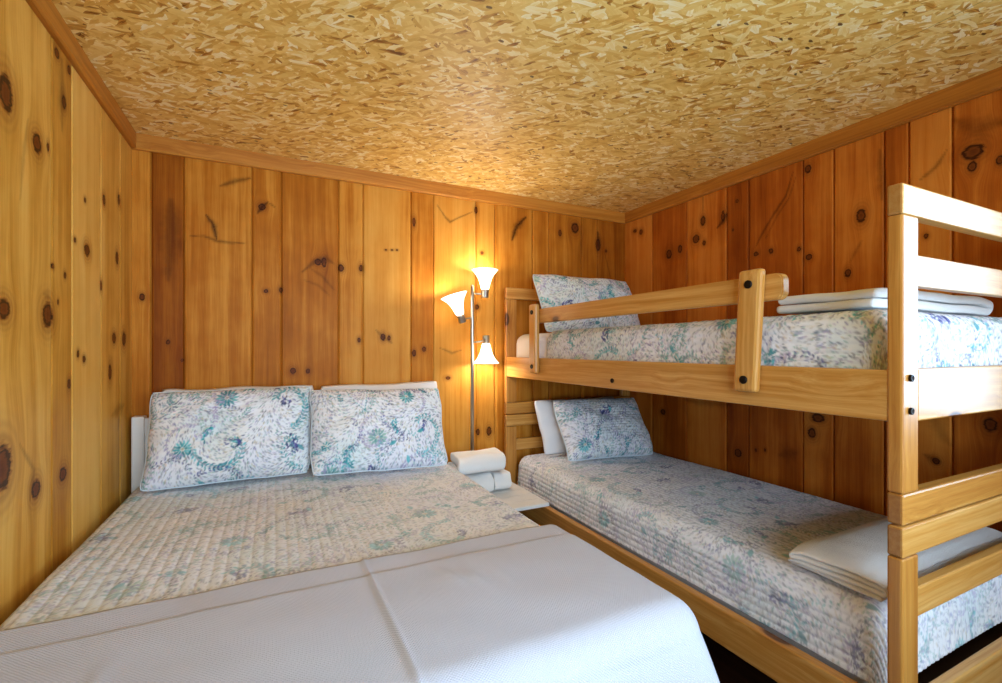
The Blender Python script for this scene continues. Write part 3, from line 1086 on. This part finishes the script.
def make_pillow(name, label, cat, c_bottom, wvec, hvec, nvec, thick, mat, group, uv=None, seed=1, fade=0.0, quilt=0.0017, pipe=True, step=0.003, puff=0.54, to=(222, 220, 218), droop=0.0):
    """c_bottom: middle of the lower edge; wvec, hvec full width / height vectors; nvec unit normal of the printed face"""
    w, h, nn = np.array(wvec, float), np.array(hvec, float), np.array(nvec, float)
    nn /= np.linalg.norm(nn)
    nu, nv = int(np.linalg.norm(w) / step), int(np.linalg.norm(h) / step)
    s, t = np.meshgrid(np.linspace(-1, 1, nu), np.linspace(-1, 1, nv), indexing='ij')
    cx = s * (1 - 0.03 * (1 - t * t)) + 0.026 * smooth_noise(t * 2, s * 0 + 3, seed, 2) * np.abs(s)
    cy = t * (1 - 0.03 * (1 - s * s)) + 0.034 * smooth_noise(s * 2.2, t * 0 + 9, seed + 1, 2) * np.abs(t) - droop * (1 + t) * 0.5 * (1 - s * s)
    cr_ = 1 - 0.035 * np.abs(s * t) ** 7
    cx, cy = cx * cr_, cy * cr_
    prof = ((1 - np.abs(s) ** 2.6) * (1 - np.abs(t) ** 2.6)).clip(0, 1) ** puff
    wr = 0.19 * smooth_noise(s * 3, t * 3, seed + 3, 3) * prof
    L, Hh = np.linalg.norm(w), np.linalg.norm(h)
    qa = quilting(s * L / 2, t * Hh / 2, 0.017, quilt, seed, 'S') * np.minimum(1, prof * 3)
    base = np.array(c_bottom, float) + h / 2
    P0 = base + (cx[..., None] * w + cy[..., None] * h) / 2
    front = P0 + nn * ((thick * 0.62 * (prof + wr) + qa)[..., None])
    rear = P0 - nn * ((thick * 0.38 * prof)[..., None])
    V = np.concatenate([front.reshape(-1, 3), rear.reshape(-1, 3)])
    Q = np.concatenate([grid_quads(nu, nv), grid_quads(nu, nv, nu * nv, True)])
    me = mesh_np(name, V, Q)
    if uv is not None:
        c = print_colours(s * L / 2 + uv[0], t * Hh / 2 + uv[1], fade, to)
        r = np.ones_like(c) * np.append(lin(228, 230, 234), 1)
        attr(me, 'pat', np.concatenate([c.reshape(-1, 4), r.reshape(-1, 4)]), 'FLOAT_COLOR')
    o = link(name, me, mat, None, smooth=True)
    # weld the seam
    bm = bmesh.new()
    bm.from_mesh(me)
    bmesh.ops.remove_doubles(bm, verts=bm.verts, dist=0.0002)
    bmesh.ops.recalc_face_normals(bm, faces=bm.faces)
    bm.to_mesh(me)
    bm.free()
    p = Vector(c_bottom)
    me.transform(Matrix.Translation(-p))
    o.location = p
    tag(o, label, cat, group)
    if pipe:
        loop = list(P0[:, 0]) + list(P0[-1, 1:]) + list(P0[::-1, -1][1:]) + list(P0[0, ::-1][1:-1])
        loop = loop[::3]
        bm = bmesh.new()
        bm_tube(bm, loop + [loop[0]], 0.0042, 6)
        link('piping', from_bm('piping', bm), M['piping'], o, smooth=True)['label'] = 'white piping cord round the pillow edge'
    return o


# ================================================================== full bed
BX0, BX1, BY0, BY1 = -0.565, 0.848, 0.760, 2.56
BTOP = 0.645
bed = thing('full_bed', 'white painted full bed with a panel headboard, against the left wall', 'bed', ((BX0 + BX1) / 2, (BY0 + BY1) / 2, 0))
hb = box('headboard', -0.548, 0.80, 2.605, 2.63, 0.38, 0.925, M['white_paint'], bed, 0.006)
box('headboard_post', -0.578, -0.53, 2.59, 2.645, 0, 0.935, M['white_paint'], bed, 0.006)
box('headboard_post', 0.80, 0.85, 2.59, 2.645, 0, 0.945, M['white_paint'], bed, 0.006)
box('side_rail', -0.552, -0.527, 0.84, 2.60, 0.22, 0.33, M['white_paint'], bed)
box('side_rail', 0.80, 0.825, 0.84, 2.60, 0.22, 0.33, M['white_paint'], bed)
box('foot_rail', -0.55, 0.82, 0.83, 0.86, 0.22, 0.33, M['white_paint'], bed)
box('leg', -0.55, -0.50, 0.83, 0.88, 0, 0.225, M['white_paint'], bed)
box('leg', 0.77, 0.82, 0.83, 0.88, 0, 0.225, M['white_paint'], bed)
box('slat_base', -0.525, 0.798, 0.862, 2.58, 0.30, 0.33, M['dark'], bed)
tag(settle(rounded('mattress', BX0 + 0.02, BX1 - 0.02, BY0 + 0.02, 2.575, 0.332, BTOP - 0.042, 0.045, M['sheet'])), 'full size mattress under the printed quilt on the white bed', 'mattress')
make_quilt('quilt', 'pale paisley quilt with stitched channels covering the wide white bed', 'paisley quilts', (BX0, BX1, BY0, BY1), BTOP - 0.012, (0.17, 0.20, 0.20, 0.0), 0.36, (0.0, 0.35), 5,
           pitch=0.031, amp=0.0036, rad=0.05, lump=0.003, step=0.0032, to=(230, 236, 244))

# woven white blanket across the foot of the bed
X, Y, Z, S, T = drape(BX0 + 0.008, BX1 + 0.012, BY0 - 0.012, 1.305, BTOP + 0.002, (0.0, 0.34, 0.42, 0.0), 0.006, 0.05, 0.30, 2.0)
hem = 1.305 + 0.012 * smooth_noise(S * 3, S * 0, 8, 2)
T2 = np.minimum(T, 9)
lift = 0.0035 * np.clip((1.215 - T) / 0.008, 0, 1) + 0.006 * smooth_noise(S * 2.3, T * 2.3, 61, 2) + 0.003 * smooth_noise(S * 7 + T * 4, T * 6, 71, 2)
lift += 0.006 * np.exp(-((S - 0.218 - 0.01 * (1.3 - T)) / 0.007) ** 2) + 0.004 * np.clip((S - 0.218) / 0.02, 0, 1)
for (cx, cy, a, am) in ((0.40, 1.10, 1.9, 0.006), (0.45, 1.07, 1.8, 0.006), (0.52, 1.06, 1.7, 0.003), (-0.28, 1.02, 1.6, 0.003)):
    u = (S - cx) * math.cos(a) + (T - cy) * math.sin(a)
    v = -(S - cx) * math.sin(a) + (T - cy) * math.cos(a)
    lift += am * np.exp(-(u / 0.06) ** 2 - (v / 0.016) ** 2)
ov = np.maximum(0, BY0 - T) + np.maximum(0, S - BX1)
lift += 0.025 * np.clip(ov * 4, 0, 1) * (0.4 + 0.6 * np.sin(S * 17 + T * 9))
X, Y, Z = push(X, Y + np.where(T > 1.25, hem - 1.305, 0) * np.clip((T - 1.2) / 0.12, 0, 1), Z, lift + 0.013)
bl = sheet_object('blanket', X, Y, Z, None, M['blanket'], 0.004)
tag(settle(bl), 'white woven blanket spread across the foot of the wide bed', 'blanket')


# shams on the full bed, white bed pillows behind them
def lean(n):
    v = np.array(n, float)
    return v / np.linalg.norm(v)


make_pillow('bed_pillow', 'plain white pillow behind the left paisley sham against the headboard', 'pillow', (-0.14, 2.545, BTOP), (0.66, 0, 0), (0.0, 0.04, 0.415), (0, -1, 0.16), 0.07, M['sheet'], 'white pillows on the wide bed', None, 61, quilt=0, pipe=False, step=0.012)
make_pillow('bed_pillow', 'plain white pillow behind the right paisley sham, corner sticking out', 'pillow', (0.53, 2.52, BTOP), (0.645, 0.0, 0), (0.0, 0.06, 0.412), (0, -1, 0.16), 0.09, M['sheet'], 'white pillows on the wide bed', None, 62, quilt=0, pipe=False, step=0.012)
make_pillow('pillow_sham', 'white, teal and indigo paisley sham, left of the two on the wide bed', 'pillow', (-0.178, 2.375, BTOP + 0.006), (0.655, -0.02, 0), (0.02, 0.115, 0.405), (0, -1, 0.27), 0.18, M['quilt'], 'paisley shams on the wide bed', (0.95, 0.62), 63)
make_pillow('pillow_sham', 'paisley sham with horizontal stitching, right of the two on the wide bed', 'pillow', (0.472, 2.268, BTOP + 0.006), (0.645, -0.05, 0.0), (0.0, 0.15, 0.385), (-0.05, -1, 0.38), 0.16, M['quilt'], 'paisley shams on the wide bed', (0.38, 1.20), 64, quilt=0.0042)

# ================================================================== bunk bed
B0, B1 = 1.303, 2.300          # outer x of the frame
YN, YF = 0.556, 2.628          # near and far ends
PW, PT = 0.074, 0.032          # post width across, thickness along
bunk = thing('bunk_bed', 'lacquered pine bunk bed with slatted ends along the right wall', 'bunk bed', ((B0 + B1) / 2, (YN + YF) / 2, 0))
zc = CAMZ
for (ya, yb_) in ((YN, YN + PT), (YF - PT, YF)):
    near = ya == YN
    # lower frame
    for xa_, xb_ in ((B0, B0 + PW), (B1 - PW, B1)):
        pl = box('lower_post', xa_, xb_, ya, yb_, 0.0, zc - 0.487, M['pineZ'], bunk, 0.005)
        pu = box('upper_post', xa_, xb_, ya, yb_, zc - 0.337, zc + 0.314, M['pineZ'], bunk, 0.005)
        if near:
            for zb in (zc - 0.068, zc - 0.145):
                lathe('bolt', [(0.0, 0.0), (0.0085, 0.0), (0.0085, 0.005), (0.006, 0.006), (0.005, 0.003), (0.0, 0.003)], ((xa_ + xb_) / 2 - 0.006, ya - 0.001, zb), M['bolt'], pu, (0, -1, 0), 16)
    box('end_rail', B0, B1, ya, yb_, zc - 0.486, zc - 0.415, M['pineX'], bunk, 0.005)
    box('end_rail', B0, B1, ya, yb_, zc - 0.410, zc - 0.338, M['pineX'], bunk, 0.005)
    box('end_rail', B0, B1, ya, yb_, zc + 0.315, zc + 0.386, M['pineX'], bunk, 0.005)
    yi0, yi1 = ya + 0.003, yb_ - 0.003
    xi0, xi1 = B0 + PW - 0.002, B1 - PW + 0.002
    if near:
        box('end_rail', xi0, xi1, yi0, yi1, zc + 0.150, zc + 0.2245, M['pineX'], bunk, 0.004)
    box('end_rail', xi0, xi1, yi0 - 0.002, yi1, zc - 0.172, zc - 0.047, M['pineX'], bunk, 0.004)
    box('end_rail', xi0, xi1, yi0, yi1, zc - 0.640, zc - 0.570, M['pineX'], bunk, 0.004)
    box('end_rail', xi0, xi1, yi0 - 0.002, yi1, zc - 0.965, zc - 0.848, M['pineX'], bunk, 0.004)
for zb0, zb1 in ((-0.172, -0.050), (-0.965, -0.849)):
    for xa_, xb_ in ((B0 + 0.002, B0 + 0.034), (B1 - 0.034, B1 - 0.002)):
        box('side_rail', xa_, xb_, YN + PT - 0.002, YF - PT + 0.002, zc + zb0, zc + zb1, M['pineY'], bunk, 0.004)
    box('slat_base', B0 + 0.036, B1 - 0.036, YN + PT, YF - PT, zc + zb0 + 0.012, zc + zb0 + 0.032, M['dark'], bunk, 0.003)
# one bolt in the upper side rail
lathe('bolt', [(0.0, 0.0), (0.010, 0.0), (0.010, 0.005), (0.007, 0.006), (0.006, 0.003), (0.0, 0.003)], (B0 + 0.003, 1.583, zc - 0.136), M['bolt'], bunk, (-1, 0, 0), 16)
# guard rail: rounded ends
bm = bmesh.new()
gy0, gy1, gz0, gz1 = 0.838, 2.29, zc + 0.143, zc + 0.220
prof = []
rr = 0.022
for (cy, cz, a0_) in ((gy1 - rr, gz1 - rr, 0), (gy0 + rr, gz1 - rr, 90), (gy0 + rr, gz0 + rr, 180), (gy1 - rr, gz0 + rr, 270)):
    for q in range(7):
        a = math.radians(a0_ + q * 15)
        prof.append((cy + rr * math.cos(a), cz + rr * math.sin(a)))
fa = bm.faces.new([bm.verts.new((B0 + 0.0, y, z)) for y, z in prof])
ex = bmesh.ops.extrude_face_region(bm, geom=[fa])
bmesh.ops.translate(bm, verts=[v for v in ex['geom'] if isinstance(v, bmesh.types.BMVert)], vec=(0.032, 0, 0))
bmesh.ops.bevel(bm, geom=[e for e in bm.edges if len(e.link_faces) == 2 and e.calc_face_angle(0) > 1.0], offset=0.004, segments=2, affect='EDGES')
link('guard_rail', from_bm('guard_rail', bm), M['pineY'], bunk)
for (y0, y1, z0, z1, sh) in ((0.893, 0.968, zc - 0.130, zc + 0.238, -0.055), (2.185, 2.26, zc - 0.134, zc + 0.247, 0.0)):
    gb = box('guard_bracket', B0 - 0.030, B0 - 0.001, y0, y1, z0, z1, M['pineZ'], bunk, 0.010, sh)
    ym = (y0 + y1) / 2
    for zb in (z0 + 0.037, z1 - 0.045):
        lathe('bolt', [(0.0, 0.0), (0.0125, 0.0), (0.0125, 0.004), (0.009, 0.006), (0.006, 0.004), (0.0, 0.004)], (B0 - 0.030, ym + sh * (zb - (z0 + z1) / 2), zb), M['bolt'], gb, (-1, 0, 0), 16)

MX0, MX1 = B0 + 0.054, B1 - 0.054
# lower mattress, quilt
LT = zc - 0.655
tag(settle(rounded('mattress', MX0 + 0.02, MX1 - 0.035, YN + 0.095, YF - 0.075, zc - 0.932, LT - 0.040, 0.05, M['sheet'])), 'twin mattress under the quilt on the lower bunk', 'mattress')
make_quilt('quilt', 'paisley quilt with stitched channels covering the lower bunk', 'paisley quilts', (MX0, MX1 - 0.004, YN + 0.065, YF - 0.05), LT - 0.010, (0.15, 0.04, 0.15, 0.06), 0.28, (0.72, 0.1), 15, to=(236, 239, 246),
           pitch=0.024, amp=0.0045, rad=0.07, lump=0.006)
# upper mattress, quilt that starts below its head end
UT = zc + 0.100
um = rounded('mattress', MX0 + 0.013, MX1 - 0.03, YN + 0.085, YF - 0.034, zc - 0.138, UT - 0.022, 0.06, M['sheet'])
bm = bmesh.new()
bm.from_mesh(um.data)
for yc in (2.215, 2.26):
    bmesh.ops.bisect_plane(bm, geom=bm.verts[:] + bm.edges[:] + bm.faces[:], plane_co=(0, yc, 0), plane_no=(0, 1, 0))
for v in bm.verts:                      # the head end, free of the quilt, swells out to the rail
    if v.co.y > 2.24:
        if v.co.x < 1.6:
            v.co.x -= 0.020
        if v.co.z > zc:
            v.co.z += 0.014
bm.to_mesh(um.data)
bm.free()
tag(settle(um), 'twin mattress with a white sheeted end showing on the upper bunk', 'mattress')
make_quilt('quilt', 'paisley quilt with teal leaves covering the upper bunk mattress', 'paisley quilts', (MX0, MX1 - 0.004, YN + 0.045, 2.19), UT - 0.002, (0.145, 0.04, 0.145, 0.0), 0.05, (0.2, 0.95), 25, lump=0.003,
           pitch=0.026, amp=0.0058, rad=0.06)

# pillows on the bunks
make_pillow('bed_pillow', 'plain white pillow behind the sham on the lower bunk', 'pillow', (1.80, 2.425, LT + 0.004), (0.66, 0.02, 0), (-0.02, 0.10, 0.33), (-0.1, -1, 0.3), 0.075, M['sheet'], None, None, 71, quilt=0, pipe=False, step=0.012)
make_pillow('pillow_sham', 'blue grey paisley sham leaning at the head of the lower bunk', 'pillow', (1.825, 2.205, LT + 0.004), (0.60, -0.06, 0), (0.0, 0.19, 0.335), (-0.1, -1, 0.5), 0.18, M['quilt'], None, (0.1, 0.45), 72, quilt=0.0045)
make_pillow('pillow_sham', 'blue grey paisley sham standing at the head of the upper bunk', 'pillow', (1.825, 2.36, UT + 0.002), (0.75, 0.0, 0), (-0.035, 0.12, 0.36), (-0.05, -1, 0.32), 0.18, M['quilt'], None, (0.1, 1.0), 73, quilt=0.002)


# folded blankets: layers that turn back on themselves at one end
def folded(name, x0, x1, y0, y1, z0, h, layers, mat, label, group=None, fold_axis='x', seed=1, sag=0.0, cat='blanket', skew=0.0, flip=False, droop=None):
    """one continuous strip folded to and fro, swept across; rounded folds at both ends"""
    th = h / layers
    prof = []
    rad = th * 0.46
    L0, L1 = (x0, x1) if fold_axis == 'x' else (y0, y1)
    W0, W1 = (y0, y1) if fold_axis == 'x' else (x0, x1)
    rs = random.Random(seed)
    # closed outline per layer pair: build the strip centre line
    centre = []
    for i in range(layers):
        zc_ = z0 + th * (i + 0.5)
        ins0, ins1 = rs.uniform(0, 0.018), rs.uniform(0, 0.012)
        xs = np.linspace(L0 + rad + ins0, L1 - rad - ins1, 26)
        if i % 2:
            xs = xs[::-1]
        centre += [(x, zc_) for x in xs]
        if i < layers - 1:
            xe = xs[-1]
            sg = 1 if i % 2 == 0 else -1
            for q in range(1, 8):
                a = -PI / 2 + PI * q / 8
                centre.append((xe + sg * th * 0.5 * math.cos(a) * 1.2, zc_ + th * 0.5 + th * 0.5 * math.sin(a)))
    c = np.array(centre)
    if flip:
        c[:, 0] = L0 + L1 - c[:, 0]
    nW = 34
    ws = np.linspace(W0, W1, nW)
    A, Wg = np.meshgrid(c[:, 0], ws, indexing='ij')
    Zg = np.repeat(c[:, 1][:, None], nW, 1)
    Zrel = (Zg - z0) / h
    wob = smooth_noise(A * 9, Wg * 9, seed, 2)
    Zg = Zg + Zrel * (0.10 * h * wob - sag * ((Wg - W0) / (W1 - W0)))
    edge = np.minimum((A - L0) / (L1 - L0), 1 - (A - L0) / (L1 - L0)).clip(0, 1)
    Zg = z0 + (Zg - z0) * (0.80 + 0.20 * np.clip(edge * 7, 0, 1))
    Wg = Wg + 0.012 * smooth_noise(A * 6, Zg * 30, seed + 4, 2) + skew * (A - L0)
    A = A + 0.008 * smooth_noise(Wg * 8, Zg * 30, seed + 8, 2)
    if droop:
        Zg = Zg - np.maximum(0, droop - (A if fold_axis == 'x' else Wg)) ** 2 * 2.6
    if fold_axis == 'x':
        X, Y = A, Wg
    else:
        X, Y = Wg, A
    me = mesh_np(name, np.stack([X, Y, Zg], -1).reshape(-1, 3), grid_quads(len(c), nW))
    o = link(name, me, mat, None, smooth=True)
    md = o.modifiers.new('thickness', 'SOLIDIFY')
    md.thickness = th * 0.86
    md.offset = 0.0
    md.use_even_offset = False
    bv = o.modifiers.new('soft', 'SUBSURF')
    bv.levels = bv.render_levels = 1
    return tag(settle(o), label, cat, group)


folded('folded_blanket', 1.42, 2.18, 0.68, 0.95, UT + 0.012, 0.060, 2, M['towel'], 'white folded blanket lying on the upper bunk near its foot', None, 'x', 3)
folded('folded_blanket', 1.395, 2.12, 0.625, 0.88, LT + 0.016, 0.052, 4, M['towel'], 'cream white folded blanket on the lower bunk near its foot', None, 'y', 7, droop=1.47)

# ================================================================== side table with folded towels
st_ = thing('side_table', 'small white slatted side table between the wide bed and the bunk', 'side table', (1.075, 2.28, 0))
bm = bmesh.new()
for i in range(5):
    y0 = 2.055 + i * 0.0902
    bm_box(bm, 0.872, 1.282, y0, y0 + 0.0885, 0.424, 0.442, 0.0025)
link('tabletop', from_bm('tabletop', bm), M['white_paint'], st_)
bm = bmesh.new()
bm_box(bm, 0.895, 1.262, 2.20, 2.215, 0.375, 0.424, 0.002)
bm_box(bm, 0.895, 1.262, 2.465, 2.48, 0.375, 0.424, 0.002)
bm_box(bm, 0.895, 0.91, 2.215, 2.465, 0.375, 0.424, 0.002)
bm_box(bm, 1.247, 1.262, 2.215, 2.465, 0.375, 0.424, 0.002)
link('apron', from_bm('apron', bm), M['white_paint'], st_)
for x in (0.91, 1.075):
    for y in (2.217, 2.432):
        box('leg', x, x + 0.032, y, y + 0.032, 0, 0.424, M['white_paint'], st_, 0.003)
folded('folded_towel', 0.885, 1.088, 2.32, 2.495, 0.4435, 0.110, 2, M['towel'], 'thick white folded towel lying on the side table under another towel', 'towels on the side table', 'y', 11, cat='towel', flip=True)
folded('folded_towel', 1.095, 1.20, 2.335, 2.485, 0.4435, 0.100, 2, M['towel'], 'small white towel folded into a roll beside the bunk end of the side table', 'towels on the side table', 'y', 12, cat='towel', flip=True)
folded('folded_towel', 0.875, 1.155, 2.31, 2.49, 0.560, 0.105, 2, M['towel'], 'wide white folded towel on top of the towel stack on the side table', 'towels on the side table', 'y', 13, cat='towel', flip=True)

# ================================================================== three-headed floor lamp
lx, ly = 1.066, 2.58
lamp = thing('floor_lamp', 'brushed nickel floor lamp with three frosted glass shades behind the side table', 'floor lamp', (lx, ly, 0))
lathe('base', [(0, 0.0), (0.088, 0.0), (0.090, 0.006), (0.086, 0.014), (0.03, 0.022), (0.014, 0.036), (0.0, 0.036)], (lx, ly, 0), M['nickel'], lamp)
lathe('pole', [(0.0, 0.03), (0.0105, 0.03), (0.0105, zc + 0.372), (0.006, zc + 0.385), (0.0, zc + 0.385)], (lx, ly, 0), M['nickel'], lamp, n=16)


def head(attach_z, joint, direction, watts):
    """arm from the pole to the joint, socket and bell shade pointing along direction"""
    j, d = Vector(joint), Vector(direction).normalized()
    bm = bmesh.new()
    a = Vector((lx, ly, attach_z))
    mid = a.lerp(j, 0.55) + Vector((0, 0, -0.004))
    bm_tube(bm, [a, mid, j], 0.005, 10)
    arm = link('arm', from_bm('arm', bm), M['nickel'], lamp, smooth=True)
    so = lathe('socket', [(0.0, -0.026), (0.019, -0.026), (0.021, -0.02), (0.021, 0.006), (0.023, 0.010), (0.023, 0.022), (0.0, 0.022)], j, M['nickel'], lamp, d, 24)
    bmk = bmesh.new()
    bm_lathe(bmk, [(0.0035, 0.0), (0.0035, 0.026), (0.006, 0.028), (0.006, 0.034), (0.0, 0.034)], j + d * -0.012, d.orthogonal(), 12)
    link('switch', from_bm('switch', bmk), M['nickel'], so, smooth=True)
    base = j + d * 0.022
    outer = [(0.022, 0.0), (0.026, 0.012), (0.031, 0.035), (0.039, 0.062), (0.053, 0.090), (0.073, 0.113), (0.080, 0.120)]
    inner = [(r - 0.003, h + 0.0015) for r, h in outer[::-1]]
    sh = lathe('lamp_shade', outer + inner, base, M['lamp_glass'], lamp, d, 36)
    sh['label'] = 'glowing white bell shaped glass shade'
    lathe('bulb', [(0.0, 0.0), (0.012, 0.0), (0.013, 0.02), (0.022, 0.045), (0.024, 0.058), (0.018, 0.074), (0.0, 0.080)], base, M['bulb'], lamp, d, 18)
    point_light('bulb_light', base + d * 0.098, watts, (1.0, 0.94, 0.85), 0.022)


head(zc + 0.335, (1.141, 2.56, zc + 0.335), (0, 0, 1), 2.9)
head(zc + 0.188, (0.985, 2.55, zc + 0.180), (-0.36, -0.10, 0.92), 2.9)
head(zc + 0.040, (1.148, 2.56, zc + 0.056), (0, 0, -1), 2.9)
